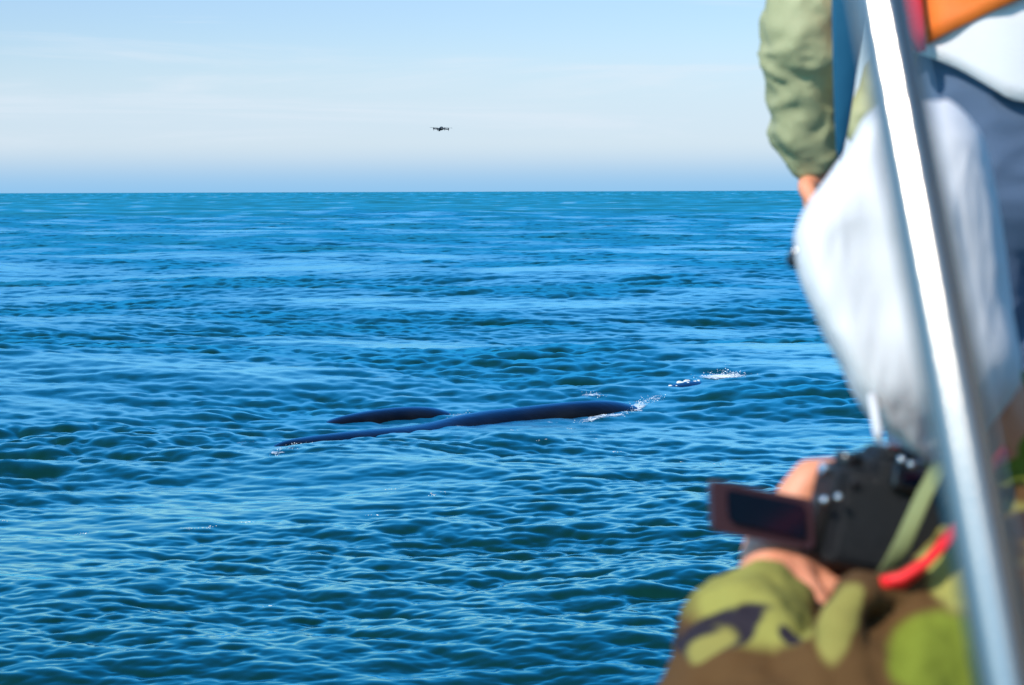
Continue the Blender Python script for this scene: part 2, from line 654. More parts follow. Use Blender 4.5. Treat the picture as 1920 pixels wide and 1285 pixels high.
def whale_body(name, line, wid, hei, n=36):
    """line: points along the back ridge, tail to head; wid/hei: half sizes by distance along it"""
    P = np.array([tuple(p) for p in line], float)
    arc = np.concatenate([[0], np.cumsum(np.linalg.norm(np.diff(P[:, :2], axis=0), axis=1))])
    ss = np.arange(0, arc[-1] + 0.01, 0.14)

    def sm(a_, b_, reps):
        f = np.interp(ss, a_, b_)
        for _ in range(reps):
            f = np.convolve(np.pad(f, 2, mode='edge'), np.array([1, 2, 3, 2, 1]) / 9, 'valid')
        return f
    X, Y, Z = sm(arc, P[:, 0], 14), sm(arc, P[:, 1], 14), sm(arc, P[:, 2], 1)
    ww, hh = sm([p[0] for p in wid], [p[1] for p in wid], 4), sm([p[0] for p in hei], [p[1] for p in hei], 4)
    tx, ty = np.gradient(X), np.gradient(Y)
    tl = np.hypot(tx, ty)
    rings = []
    for i in range(len(ss)):
        ring = []
        wx, wy = -ty[i] / tl[i], tx[i] / tl[i]
        for j in range(n):
            t = 2 * math.pi * j / n
            ring.append((X[i] + wx * ww[i] * math.cos(t), Y[i] + wy * ww[i] * math.cos(t), Z[i] - hh[i] + hh[i] * math.sin(t)))
        rings.append(ring)
    me = loft(name, rings)

    def spot(s_):
        i = min(len(ss) - 1, int(s_ / 0.14))
        u = Vector((tx[i], ty[i], 0)).normalized()
        return Vector((X[i], Y[i], Z[i] - hh[i])), u, Vector((-u.y, u.x, 0)), ww[i], hh[i]
    # flukes and flippers grow out of the same skin
    bm = bmesh.new()
    bm.from_mesh(me)

    def fin(base, tip, sweep, chords, th0):
        prev = None
        nt_ = len(chords)
        for q_, chord in enumerate(chords):
            t = q_ / (nt_ - 1)
            c = base.lerp(tip, t) + sweep * (math.sin(t * 2.2) * (1 - t))
            th = th0 * (1 - t) + 0.012
            ring = [bm.verts.new(c + u * (chord * math.cos(q)) + Vector((0, 0, th * math.sin(q)))) for q in np.linspace(0, 2 * math.pi, 12, endpoint=False)]
            if prev:
                for j in range(12):
                    k = (j + 1) % 12
                    bm.faces.new((prev[j], prev[k], ring[k], ring[j]))
            prev = ring
        bm.faces.new(prev)
    for sd in (-1, 1):
        c, u, w, a_, h_ = spot(0.2)
        k_ = max(ww)
        fin(c, c - u * 0.35 + w * (sd * k_ * 1.6) - Vector((0, 0, 0.2)), u * 0.45, [0.6, 0.58, 0.52, 0.45, 0.37, 0.27, 0.16, 0.04], 0.08)
        c, u, w, a_, h_ = spot(arc[-1] * 0.76)
        c = c + w * (sd * a_ * 0.85) - Vector((0, 0, h_ * 0.4))
        fin(c, c + w * (sd * 1.2) - u * 0.5 - Vector((0, 0, 0.5)), u * 0.1, [0.3, 0.4, 0.45, 0.42, 0.3, 0.08], 0.11)
    bmesh.ops.recalc_face_normals(bm, faces=bm.faces)
    bm.to_mesh(me)
    bm.free()
    return me


# the back ridge as seen: photo column, row, distance
RIDGE1 = [(505, 852, 26.9), (530, 829, 27.0), (580, 818, 27.6), (650, 810, 28.2), (720, 804, 28.8), (760, 801, 29.2), (800, 796, 29.6), (830, 790, 29.9),
          (870, 779, 30.3), (920, 769, 30.8), (980, 763, 31.2), (1040, 757, 31.45), (1100, 752, 31.7), (1150, 751, 32.0), (1180, 756, 32.3), (1203, 772, 32.9),
          (1230, 750, 34.0), (1250, 730, 34.5), (1272, 718.5, 34.9), (1300, 713.5, 35.3), (1325, 715, 35.7)]
l1 = [at(*p) for p in RIDGE1]
pre = [l1[0] + Vector((-0.55, -0.85, 0)).normalized() * d - Vector((0, 0, 0.22 + 0.22 * d)) for d in (2.8, 1.8, 0.8)]
post = [l1[-1] + Vector((0.5, 0.87, 0)) * d + Vector((0, 0, -0.1 - 0.55 * d)) for d in (0.5, 1.0, 1.4)]
line1 = pre + l1 + post
wid1 = [(0, 0.13), (1.4, 0.26), (3, 0.45), (5, 0.72), (7, 1.05), (9, 1.15), (10.5, 1.05), (12, 0.85), (13.5, 0.7), (14.6, 0.45), (15.2, 0.1)]
hei1 = [(0, 0.15), (1.4, 0.30), (3, 0.52), (5, 0.82), (7, 1.2), (9, 1.4), (10.5, 1.3), (12, 1.1), (13.5, 0.9), (14.6, 0.6), (15.2, 0.1)]
wroot = empty('whale', (l1[10].x, l1[10].y, 0))
link('body', whale_body('body', line1, wid1, hei1), WHALE, wroot)
tag(wroot, 'large dark whale whose long wet back breaks the surface, nearer of the two', 'whale', 'whales at the surface')
wu = (l1[-1] - l1[-3]).normalized()
ww_ = Vector((-wu.y, wu.x, 0))
for k, (px, py, rx) in enumerate([(1262, 724, 0.05), (1278, 717.5, 0.08), (1292, 715.5, 0.10), (1306, 714.5, 0.07), (1318, 715.5, 0.04), (1284, 722, 0.04)]):
    p = at(px, py, np.interp(px, [1250, 1325], [34.6, 35.8]))
    bm = bmesh.new()
    for q in range(7):
        rr_ = random.Random(k * 9 + q)
        ellipsoid(bm, p + wu * rr_.uniform(-rx, rx) * 0.7 + ww_ * rr_.uniform(-0.1, 0.1) + Vector((0, 0, -0.02)), (rx * 0.45, rx * 0.4, 0.05), sub=2)
    mm = fuse(bm, 0.018, 2)
    co, no = get_co(mm), get_no(mm)
    set_co(mm, co + no * (0.015 * lattice_noise(co * 22, k))[:, None])
    c = link('callosity', mm, CALLUS, wroot)
    if k == 0:
        c['label'] = 'pale crusty callosities on the dark head'

RIDGE2 = [(618, 791, 30.2), (640, 782, 30.4), (680, 772, 30.8), (720, 766, 31.1), (770, 762, 31.4), (810, 763, 31.65), (832, 767, 31.8), (848, 777, 31.95)]
l2 = [at(*p) for p in RIDGE2]
d2 = Vector((l2[-1].x - l2[0].x, l2[-1].y - l2[0].y, 0)).normalized()
line2 = [l2[0] - d2 * d - Vector((0, 0, 0.1 + 0.28 * d)) for d in (3.4, 2.2, 0.9)] + l2 + [l2[-1] + d2 * d - Vector((0, 0, 0.12 + 0.15 * d)) for d in (0.6, 2.0, 3.4, 4.0)]
wid2 = [(0, 0.1), (1.5, 0.25), (3.5, 0.55), (5, 0.8), (6.5, 0.85), (8.5, 0.75), (10, 0.4), (10.6, 0.1)]
hei2 = [(0, 0.12), (1.5, 0.3), (3.5, 0.6), (5, 0.9), (6.5, 0.95), (8.5, 0.85), (10, 0.45), (10.6, 0.1)]
croot = empty('whale', (l2[4].x, l2[4].y, 0))
link('body', whale_body('body', line2, wid2, hei2), WHALE, croot)
tag(croot, 'smaller dark whale hump surfacing just behind the larger whale', 'whale', 'whales at the surface')


# ------------------------------------------------------------------ foam and spray
def ico_unit(sub):
    bm = bmesh.new()
    bmesh.ops.create_icosphere(bm, subdivisions=sub, radius=1.0)
    v = np.array([tuple(x.co) for x in bm.verts]); f = np.array([[q.index for q in x.verts] for x in bm.faces])
    bm.free()
    return v, f


FOAM = simple('sea_foam', (0.82, 0.84, 0.85), rough=0.7, spec=0.3)
FOAM_OLD = simple('stale_foam', (0.72, 0.66, 0.60), rough=0.8, spec=0.3, vary=0.2, vscale=30)


def blobs(P, R, flat, seed):
    v, f = ico_unit(1)
    r = np.random.default_rng(seed)
    n = len(P)
    sc = R[:, None] * np.stack([r.uniform(0.7, 1.5, n), r.uniform(0.7, 1.5, n), flat * r.uniform(0.6, 1.2, n)], -1)
    V = P[:, None, :] + v[None] * sc[:, None, :]
    F = f[None] + (np.arange(n) * len(v))[:, None, None]
    return mesh_np('foam', V.reshape(-1, 3), F.reshape(-1, 3))


def water_at(px, py):
    d = 3.5 * FPX / (py - 359.0)
    p = at(px, py, d / math.cos(0.0))
    return p.x, p.y


fr = np.random.default_rng(5)
P, R = [], []


def foam_streak(p0, p1, n, wob, r0, r1, lift=0.0, hump=0.0):
    """bubbles strewn along a line on the water between two photo points"""
    ax, ay = water_at(*p0); bx, by = water_at(*p1)
    t = fr.beta(1.2, 1.2, n)
    clump = fr.uniform(0, 1, 6)
    t = np.where(fr.uniform(size=n) < 0.6, np.clip(clump[fr.integers(0, 6, n)] + fr.normal(0, 0.06, n), 0, 1), t)
    x = ax + (bx - ax) * t + fr.normal(0, wob, n)
    y = ay + (by - ay) * t + fr.normal(0, wob * 1.6, n)
    x, y, z, _ = sea_point(x, y)
    z = z + lift + hump * np.abs(fr.normal(0, 1, n)) * np.sin(np.pi * t)
    P.append(np.stack([x, y, z], -1)); R.append(np.exp(fr.uniform(math.log(r0), math.log(r1), n)))


FILM = []


def foam_film(p0, p1, wid, dens):
    """a churned skin of froth lying on the water along a line"""
    ax, ay = water_at(*p0); bx, by = water_at(*p1)
    L_ = math.hypot(bx - ax, by - ay)
    ux, uy = (bx - ax) / L_, (by - ay) / L_
    na, nb = max(8, int(L_ / 0.03)), max(8, int(wid / 0.03))
    A_, B_ = np.meshgrid(np.linspace(-0.15, 1.15, na), np.linspace(-1, 1, nb), indexing='ij')
    x = ax + ux * L_ * A_ - uy * wid * B_
    y = ay + uy * L_ * A_ + ux * wid * B_
    x, y, z = [v_.reshape(A_.shape) for v_ in sea_point(x.ravel(), y.ravel())[:3]]
    q = np.stack([x, y, z], -1).reshape(-1, 3)
    z = z + 0.012 + 0.022 * np.maximum(0, lattice_noise(q * 7.0, 4)).reshape(x.shape)
    edge = np.clip(1.15 - np.hypot((A_ - 0.5) / 0.62, B_) ** 2, 0, 1) * dens
    FILM.append((np.stack([x, y, z], -1), edge))


for a_, b_, w_, d_ in (((1075, 788), (1185, 774), 0.16, 1.0), ((1182, 773), (1206, 757), 0.20, 1.1), ((1200, 757), (1248, 746), 0.22, 0.75), ((1088, 748), (1134, 748), 0.25, 0.85),
                       ((1020, 764), (1082, 757), 0.14, 0.6), ((1308, 724), (1400, 721), 0.5, 1.2), ((838, 778), (908, 772), 0.22, 0.85), ((505, 872), (565, 857), 0.2, 0.72),
                       ((530, 848), (605, 834), 0.12, 0.65), ((425, 838), (505, 835), 0.3, 0.6), ((560, 862), (622, 850), 0.22, 0.55), ((690, 818), (735, 812), 0.08, 0.6), ((620, 828), (700, 817), 0.07, 0.5), ((820, 804), (900, 796), 0.08, 0.55), ((900, 796), (985, 790), 0.08, 0.5), ((985, 790), (1080, 789), 0.10, 0.65), ((640, 792), (740, 786), 0.08, 0.45), ((740, 786), (835, 778), 0.08, 0.55)):
    foam_film(a_, b_, w_, d_)
fv, ffc, fe, off_ = [], [], [], 0
for g_, e_ in FILM:
    n_, m_ = e_.shape
    ix = np.arange(n_ * m_).reshape(n_, m_) + off_
    ffc.append(np.stack([ix[:-1, :-1], ix[1:, :-1], ix[1:, 1:], ix[:-1, 1:]], -1).reshape(-1, 4))
    fv.append(g_.reshape(-1, 3)); fe.append(e_.ravel()); off_ += n_ * m_
fm = mesh_np('froth', np.concatenate(fv), np.concatenate(ffc))
fa = fm.attributes.new('cover', 'FLOAT', 'POINT'); fa.data.foreach_set('value', np.concatenate(fe).astype(np.float32))
FROTH, nt_, b_ = mat_new('froth')
b_.inputs['Base Color'].default_value = (0.80, 0.83, 0.85, 1); b_.inputs['Roughness'].default_value = 0.7
gp = nt_.nodes.new('ShaderNodeNewGeometry'); at2 = nt_.nodes.new('ShaderNodeAttribute'); at2.attribute_name = 'cover'
nz = nt_.nodes.new('ShaderNodeTexNoise'); nz.inputs['Scale'].default_value = 9.0; nz.inputs['Detail'].default_value = 9.0; nz.inputs['Roughness'].default_value = 0.72; nz.inputs['Distortion'].default_value = 0.8
nt_.links.new(gp.outputs['Position'], nz.inputs[0])
sm_ = nt_.nodes.new('ShaderNodeMath'); sm_.operation = 'ADD'
sc_ = nt_.nodes.new('ShaderNodeMath'); sc_.operation = 'MULTIPLY_ADD'; sc_.inputs[1].default_value = 0.42; sc_.inputs[2].default_value = -0.42
nt_.links.new(at2.outputs['Fac'], sc_.inputs[0]); nt_.links.new(sc_.outputs[0], sm_.inputs[0]); nt_.links.new(nz.outputs['Fac'], sm_.inputs[1])
mrr = nt_.nodes.new('ShaderNodeMapRange'); mrr.inputs['From Min'].default_value = 0.40; mrr.inputs['From Max'].default_value = 0.60; mrr.inputs['To Max'].default_value = 0.9
nt_.links.new(sm_.outputs[0], mrr.inputs[0]); nt_.links.new(mrr.outputs[0], b_.inputs['Alpha'])
tag(link('sea_foam', fm, FROTH), 'thin froth left on the water around the whales', 'foam', kind='stuff')
foam_streak((1085, 787), (1180, 774), 70, 0.05, 0.002, 0.009, 0.002, 0.02)
foam_streak((1180, 772), (1205, 757), 90, 0.06, 0.002, 0.010, 0.01, 0.05)
foam_streak((1200, 756), (1245, 747), 50, 0.08, 0.003, 0.010, 0.003, 0.02)
foam_streak((1088, 747), (1132, 748), 30, 0.09, 0.002, 0.009, 0.005, 0.03)
foam_streak((1318, 722), (1392, 722), 200, 0.11, 0.003, 0.011, 0.0, 0.07)
foam_streak((840, 777), (905, 772), 45, 0.09, 0.002, 0.009, 0.005, 0.03)
foam_streak((512, 872), (560, 858), 20, 0.07, 0.002, 0.007, 0.0, 0.015)
foam_streak((540, 845), (600, 835), 40, 0.07, 0.003, 0.010, 0.01, 0.01)
fo = link('sea_foam', blobs(np.concatenate(P), np.concatenate(R), 0.7, 3), FOAM)
tag(fo, 'white spray and bubbles thrown up where the whales break the water', 'foam', kind='stuff')
P, R = [], []
for (x0, y0, x1, y1, n) in [(352, 1010, 372, 1012, 26), (385, 1010, 412, 1008, 34), (460, 995, 492, 992, 30), (808, 948, 838, 942, 34), (1140, 850, 1158, 849, 26), (736, 934, 746, 933, 12),
                            (1000, 838, 1016, 836, 10), (140, 1020, 172, 1017, 24), (5, 998, 22, 996, 14), (500, 1180, 520, 1178, 8), (690, 982, 720, 980, 14), (1060, 800, 1075, 799, 14),
                            (955, 802, 975, 803, 12), (1100, 830, 1115, 828, 8), (1260, 868, 1275, 866, 8), (1335, 880, 1350, 879, 8)]:
    foam_streak((x0, y0), (x1, y1), max(4, n // 2), 0.02, 0.003, 0.010, 0.001, 0.0)
ff = link('sea_foam', blobs(np.concatenate(P), np.concatenate(R), 0.4, 8), FOAM_OLD)
tag(ff, 'small cream flecks of old foam drifting on the near water', 'foam', kind='stuff')

# ------------------------------------------------------------------ drone
DARK = simple('dark_grey_plastic', (0.02, 0.024, 0.028), rough=0.45, bump=0.1)
DARKER = simple('black_plastic', (0.012, 0.013, 0.015), rough=0.4, bump=0.15, bscale=300)
dc = at(827, 242, 42.0)
yaw = Matrix.Rotation(math.radians(24), 3, 'Z')
drone = empty('drone', dc)
tag(drone, 'small dark quadcopter drone hovering in the sky above the whales', 'drone')


def dl(x, y, z):
    return dc + yaw @ Vector((x, y, z))


bm = bmesh.new()
ellipsoid(bm, dl(0, 0, 0.0), (0.045, 0.10, 0.032), yaw)
ellipsoid(bm, dl(0, -0.02, 0.022), (0.032, 0.07, 0.028), yaw)
link('body', fuse(bm, 0.006, 3), DARK, drone)
link('gimbal_camera', box_mesh('g', dl(0, 0.10, -0.028), (0.018, 0.016, 0.018), yaw, 0.006), DARKER, drone)
for sx in (-1, 1):
    for sy in (-1, 1):
        e = dl(0.125 * sx, 0.105 * sy, 0.004 if sy > 0 else -0.012)
        arm = link('arm', tube_mesh('a', [dl(0.03 * sx, 0.05 * sy, 0.0), e], [0.013, 0.010], 10), DARK, drone)
        link('motor', cyl_mesh('m', e + Vector((0, 0, 0.008)), (0, 0, 1), 0.014, 0.034, 16), DARKER, arm)
        link('foot', tube_mesh('f', [e, e - Vector((0, 0, 0.035))], [0.006, 0.004], 8), DARK, arm)
        hub = e + Vector((0, 0, 0.028))
        bm = bmesh.new()
        a0 = random.Random(sx * 7 + sy).uniform(0, 3.1)
        for k in (0, 1):
            d = Vector((math.cos(a0 + k * math.pi), math.sin(a0 + k * math.pi), 0))
            n = Vector((-d.y, d.x, 0))
            pts = [(0.0, 0.005), (0.03, 0.010), (0.075, 0.009), (0.105, 0.003)]
            prev = None
            for t, w in pts:
                q = [bm.verts.new(hub + d * t + n * w + Vector((0, 0, 0.002))), bm.verts.new(hub + d * t + n * w - Vector((0, 0, 0.001))),
                     bm.verts.new(hub + d * t - n * w - Vector((0, 0, 0.003))), bm.verts.new(hub + d * t - n * w)]
                if prev:
                    for j in range(4):
                        bm.faces.new((prev[j], prev[(j + 1) % 4], q[(j + 1) % 4], q[j]))
                prev = q
            bm.faces.new(prev)
        pm = bpy.data.meshes.new('p'); bm.to_mesh(pm); bm.free()
        link('propeller', pm, DARKER, drone)

# ------------------------------------------------------------------ boat
STEEL = simple('polished_steel', (0.44, 0.395, 0.34), rough=0.19, metal=1.0, bump=0.03, bscale=400)
GELCOAT = simple('white_gelcoat', (0.72, 0.73, 0.72), rough=0.35, vary=0.05)
DECKM = simple('grey_deck_paint', (0.22, 0.24, 0.26), rough=0.8, bump=0.4, bscale=250, vary=0.15)
HULLM = simple('dark_blue_hull_paint', (0.02, 0.05, 0.12), rough=0.3)
DZ = 1.85
boat = empty('boat', (0.6, -1.0, 0))
tag(boat, 'tour boat of which only a slanting polished steel tube shows in front', 'boat')


def hull_ring(z, k):
    pts = [(-0.75, -5.2), (-0.75, -2), (-0.72, 0), (-0.45, 1.6), (0.05, 2.7), (0.5, 3.3), (0.8, 3.48), (1.1, 3.4), (1.5, 2.9), (2.0, 1.6), (2.25, 0), (2.3, -2), (2.3, -5.2)]
    return [((x - 0.8) * k + 0.8, (y + 1) * (k * 0.5 + 0.5) - 1, z) for x, y in pts]


link('hull', loft('hull', [hull_ring(-0.6, 0.45), hull_ring(0.1, 0.78), hull_ring(DZ - 0.12, 1.0), hull_ring(DZ, 1.02)]), HULLM, boat, smooth=False)
link('deck', loft('deck', [hull_ring(DZ + 0.004, 0.97), hull_ring(DZ + 0.02, 0.965)]), DECKM, boat, smooth=False)
fd = [(0.40, 2.72), (0.52, 3.22), (0.8, 3.42), (1.1, 3.34), (1.42, 2.85), (1.5, 2.6), (0.5, 2.55)]
link('foredeck', loft('foredeck', [[(x, y, DZ + 0.021) for x, y in fd], [(x, y, 2.56) for x, y in fd], [((x - 0.95) * 0.97 + 0.95, (y - 3) * 0.97 + 3, 2.58) for x, y in fd]]), GELCOAT, boat, smooth=False)
t0, t1 = at(1652, 0, 0.760), at(1893, 1285, 0.682)
dr = (t1 - t0) / (t1.z - t0.z)
top, bot = t0 + dr * (4.3 - t0.z), t0 + dr * (DZ + 0.02 - t0.z)
bend = [top + Vector((0.01, 0.03, 0.05)), top + Vector((0.06, 0.05, 0.09)), top + Vector((0.14, 0.05, 0.10)), top + Vector((0.9, 0.0, 0.10)), top + Vector((1.25, -0.4, 0.10))]
rail = link('frame_tube', tube_mesh('tube', [bot, t1, t0, top] + bend, 0.011, 40), STEEL, boat)
rail['label'] = 'slanting polished steel tube close to the camera'
link('tube_foot', cyl_mesh('tf', bot + Vector((0, 0, 0.012)), (0, 0, 1), 0.035, 0.02), STEEL, boat)
# wheelhouse added unseen behind and right of the camera, for dark bands in the tube
block_plan = ((0.86, 1.15), (2.05, 0.9), (2.1, -4.2), (-0.15, -4.2), (-0.15, -1.3), (0.80, -1.3))
link('reflection_block', loft('wh', [[(x, y, z) for x, y in block_plan] for z in (DZ + 0.03, 2.75)] + [[((x - 1) * 0.96 + 1, (y + 1.6) * 0.97 - 1.6, 4.35) for x, y in block_plan]]), simple('dark_block_paint', (0.035, 0.033, 0.032), rough=0.5), boat, smooth=False)


# ------------------------------------------------------------------ cloth and skin
def camo_material():
    m, nt, b = mat_new('woodland_camouflage_cloth')
    N, L = nt.nodes, nt.links
    tc = N.new('ShaderNodeTexCoord')

    def noise(scale, loc, detail=2.0, dist=0.6):
        mp = N.new('ShaderNodeMapping'); mp.inputs['Location'].default_value = loc
        L.new(tc.outputs['Object'], mp.inputs[0])
        n = N.new('ShaderNodeTexNoise'); n.inputs['Scale'].default_value = scale; n.inputs['Detail'].default_value = detail
        n.inputs['Distortion'].default_value = dist
        L.new(mp.outputs[0], n.inputs[0])
        return n.outputs['Fac']

    def step(v, lo, hi):
        r = N.new('ShaderNodeMapRange'); r.inputs['From Min'].default_value = lo; r.inputs['From Max'].default_value = hi
        L.new(v, r.inputs[0])
        return r.outputs[0]

    def mix(f, a_, b_):
        x = N.new('ShaderNodeMix'); x.data_type = 'RGBA'
        L.new(f, x.inputs[0])
        for i, v in ((6, a_), (7, b_)):
            if isinstance(v, tuple):
                x.inputs[i].default_value = (*v, 1)
            else:
                L.new(v, x.inputs[i])
        return x.outputs[2]
    c = mix(step(noise(5.5, (3.1, 0.2, 1.7)), 0.485, 0.545), (0.095, 0.046, 0.014), (0.24, 0.205, 0.05))
    c = mix(step(noise(5.0, (8.3, 4.1, 0.4)), 0.55, 0.60), c, (0.16, 0.185, 0.018))
    c = mix(step(noise(6.5, (1.4, 7.7, 5.2)), 0.64, 0.67), c, (0.040, 0.028, 0.024))
    # printed patches whose place can be seen: khaki cuff, dark bar on it, green blotch on the upper arm; the crease strips are painted sunlight
    wob = N.new('ShaderNodeTexNoise'); wob.inputs['Scale'].default_value = 16.0
    L.new(tc.outputs['Object'], wob.inputs[0])
    ws = N.new('ShaderNodeVectorMath'); ws.operation = 'MULTIPLY_ADD'
    ws.inputs[1].default_value = (0.034, 0.034, 0.034); ws.inputs[2].default_value = (-0.017, -0.017, -0.017)
    L.new(wob.outputs['Color'], ws.inputs[0])
    pos = N.new('ShaderNodeVectorMath'); pos.operation = 'ADD'
    L.new(tc.outputs['Object'], pos.inputs[0]); L.new(ws.outputs[0], pos.inputs[1])

    def patch(c_in, centre, rad, col, sq=(1, 1, 1), rot=0.0):
        mp = N.new('ShaderNodeMapping'); mp.vector_type = 'TEXTURE'
        mp.inputs['Location'].default_value = tuple(centre - CAMO_ORIGIN)
        mp.inputs['Rotation'].default_value = (0, rot, 0)
        mp.inputs['Scale'].default_value = tuple(rad * q for q in sq)
        L.new(pos.outputs[0], mp.inputs[0])
        ln = N.new('ShaderNodeVectorMath'); ln.operation = 'LENGTH'
        L.new(mp.outputs[0], ln.inputs[0])
        return mix(step(ln.outputs['Value'], 1.12, 0.88), c_in, col)
    KH, BR, GR, DK = (0.24, 0.205, 0.05), (0.095, 0.046, 0.014), (0.16, 0.185, 0.018), (0.022, 0.016, 0.022)
    c = patch(c, at(1640, 1250, 1.5), 0.19, BR, (1, 1.2, 0.7))
    c = patch(c, at(1400, 1300, 1.5), 0.085, BR, (1.3, 1.5, 0.8))
    c = patch(c, at(1425, 1132, 1.60), 0.052, (0.27, 0.245, 0.055), (1.1, 1.6, 0.85))
    c = patch(c, at(1345, 1190, 1.55), 0.036, DK, (1.3, 2.0, 0.22), -0.3)
    c = patch(c, at(1490, 1205, 1.55), 0.012, DK, (1.3, 2.0, 0.6), 0.5)
    c = patch(c, at(1330, 1215, 1.52), 0.026, KH, (1.1, 2.0, 0.3), -0.35)
    c = patch(c, at(1790, 1230, 1.5), 0.040, GR, (1.2, 1.6, 0.85))
    c = patch(c, at(1790, 1060, 1.58), 0.034, (0.30, 0.28, 0.07), (0.8, 1.6, 1.3))
    c = patch(c, at(1592, 1150, 1.50), 0.042, KH, (0.26, 1.0, 1.0), 0.55)  # this and the next two: sunlit crease edges painted in khaki
    c = patch(c, at(1468, 1270, 1.46), 0.030, KH, (0.28, 1.0, 1.1), 0.15)
    c = patch(c, at(1500, 1226, 1.48), 0.020, KH, (1.0, 1.0, 0.32), -0.3)
    L.new(c, b.inputs['Base Color'])
    b.inputs['Roughness'].default_value = 0.85
    b.inputs['Specular IOR Level'].default_value = 0.2
    w = N.new('ShaderNodeTexNoise'); w.inputs['Scale'].default_value = 500.0
    L.new(tc.outputs['Object'], w.inputs[0])
    bp = N.new('ShaderNodeBump'); bp.inputs['Strength'].default_value = 0.2; bp.inputs['Distance'].default_value = 0.002
    L.new(w.outputs['Fac'], bp.inputs['Height']); L.new(bp.outputs[0], b.inputs['Normal'])
    return m


def skin_material():
    m, nt, b = mat_new('sunlit_skin')
    N, L = nt.nodes, nt.links
    tc = N.new('ShaderNodeTexCoord')
    n = N.new('ShaderNodeTexNoise'); n.inputs['Scale'].default_value = 35.0; n.inputs['Detail'].default_value = 5
    L.new(tc.outputs['Object'], n.inputs[0])
    mx = N.new('ShaderNodeMix'); mx.data_type = 'RGBA'
    mx.inputs[6].default_value = (0.64, 0.21, 0.10, 1); mx.inputs[7].default_value = (0.78, 0.34, 0.20, 1)
    L.new(n.outputs['Fac'], mx.inputs[0]); L.new(mx.outputs[2], b.inputs['Base Color'])
    b.inputs['Roughness'].default_value = 0.5
    b.inputs['Subsurface Weight'].default_value = 0.15
    b.inputs['Subsurface Radius'].default_value = (0.012, 0.005, 0.003)
    bp = N.new('ShaderNodeBump'); bp.inputs['Strength'].default_value = 0.3; bp.inputs['Distance'].default_value = 0.002
    L.new(n.outputs['Fac'], bp.inputs['Height']); L.new(bp.outputs[0], b.inputs['Normal'])
    return m


SKIN = skin_material()
HOODM = simple('white_hood_cloth', (0.77, 0.73, 0.71), rough=0.8, bump=0.25, bscale=500, vary=0.03)
OLIVE = simple('olive_shell_cloth', (0.37, 0.355, 0.18), rough=0.6, bump=0.2, bscale=500, vary=0.12, vscale=10)
DENIM = simple('washed_denim', (0.075, 0.115, 0.185), rough=0.85, bump=0.4, bscale=600, vary=0.18, vscale=12)
VESTM = simple('orange_red_vest_cloth', (1.0, 0.17, 0.014), rough=0.6, bump=0.2, bscale=300, vary=0.35, vscale=18)
SHIRT = simple('white_shirt_cotton', (0.70, 0.66, 0.64), rough=0.85, bump=0.3, bscale=400)
BLUEM = simple('blue_webbing', (0.003, 0.095, 0.18), rough=0.7, bump=0.3, bscale=500)
REDM = simple('red_webbing', (0.88, 0.012, 0.014), rough=0.6, bump=0.2, bscale=500)
STRAPM = simple('olive_webbing', (0.20, 0.22, 0.085), rough=0.8, bump=0.4, bscale=600, vary=0.15)
BOOT = simple('black_boot_rubber', (0.02, 0.02, 0.02), rough=0.6)
TROUSER = simple('brown_trouser_cloth', (0.10, 0.085, 0.06), rough=0.9, bump=0.3, bscale=400)
GLASSM = simple('dark_lens', (0.01, 0.011, 0.014), rough=0.12)


def feet_and_legs(bm, hips, floor, toe):
    for h in hips:
        h = Vector(h)
        k = Vector((h.x, h.y, floor + (h.z - floor) * 0.52)) + Vector(toe) * 0.03
        a = Vector((h.x, h.y, floor + 0.12))
        chain(bm, [(h, 0.085), (k, 0.06), (a, 0.045)])


def boots(root, hips, floor, toe):
    for h in hips:
        bm = bmesh.new()
        a = Vector((h[0], h[1], floor + 0.045))
        t = Vector(toe).normalized()
        chain(bm, [(a - t * 0.05, 0.044), (a + t * 0.08, 0.044), (a + t * 0.16, 0.036)])
        capsule(bm, a, 0.05, a + Vector((0, 0, 0.10)), 0.055)
        me = fuse(bm, 0.008, 3)
        co = get_co(me); co[:, 2] = np.maximum(co[:, 2], floor + 0.001); set_co(me, co)
        link('boot', me, BOOT, root)


def head_volume(bm, c, face, up=Vector((0, 0, 1)), k=1.0):
    """skull, jaw, nose, ears looking along face"""
    f = Vector(face).normalized()
    s = f.cross(up).normalized()
    u = s.cross(f).normalized()
    R = Matrix((s, f, u)).transposed()
    q = lambda x, y, z: c + R @ Vector((x * k, y * k, z * k))
    ell = lambda p, rad: ellipsoid(bm, p, tuple(v * k for v in rad), R)
    ell(q(0, -0.012, 0.03), (0.074, 0.094, 0.088))
    ell(q(0, 0.025, -0.045), (0.055, 0.066, 0.072))
    ell(q(0, 0.055, -0.088), (0.03, 0.03, 0.025))
    capsule(bm, q(0, 0.082, 0.01), 0.009, q(0, 0.104, -0.032), 0.013)
    for e in (-1, 1):
        ell(q(0.076 * e, -0.008, -0.01), (0.012, 0.02, 0.033))
        ell(q(0.03 * e, 0.078, 0.028), (0.022, 0.012, 0.008))
        ell(q(0.032 * e, 0.072, 0.006), (0.014, 0.012, 0.010))
    ell(q(0, 0.088, -0.058), (0.024, 0.010, 0.006))
    ell(q(0, 0.086, -0.068), (0.020, 0.010, 0.007))
    return R


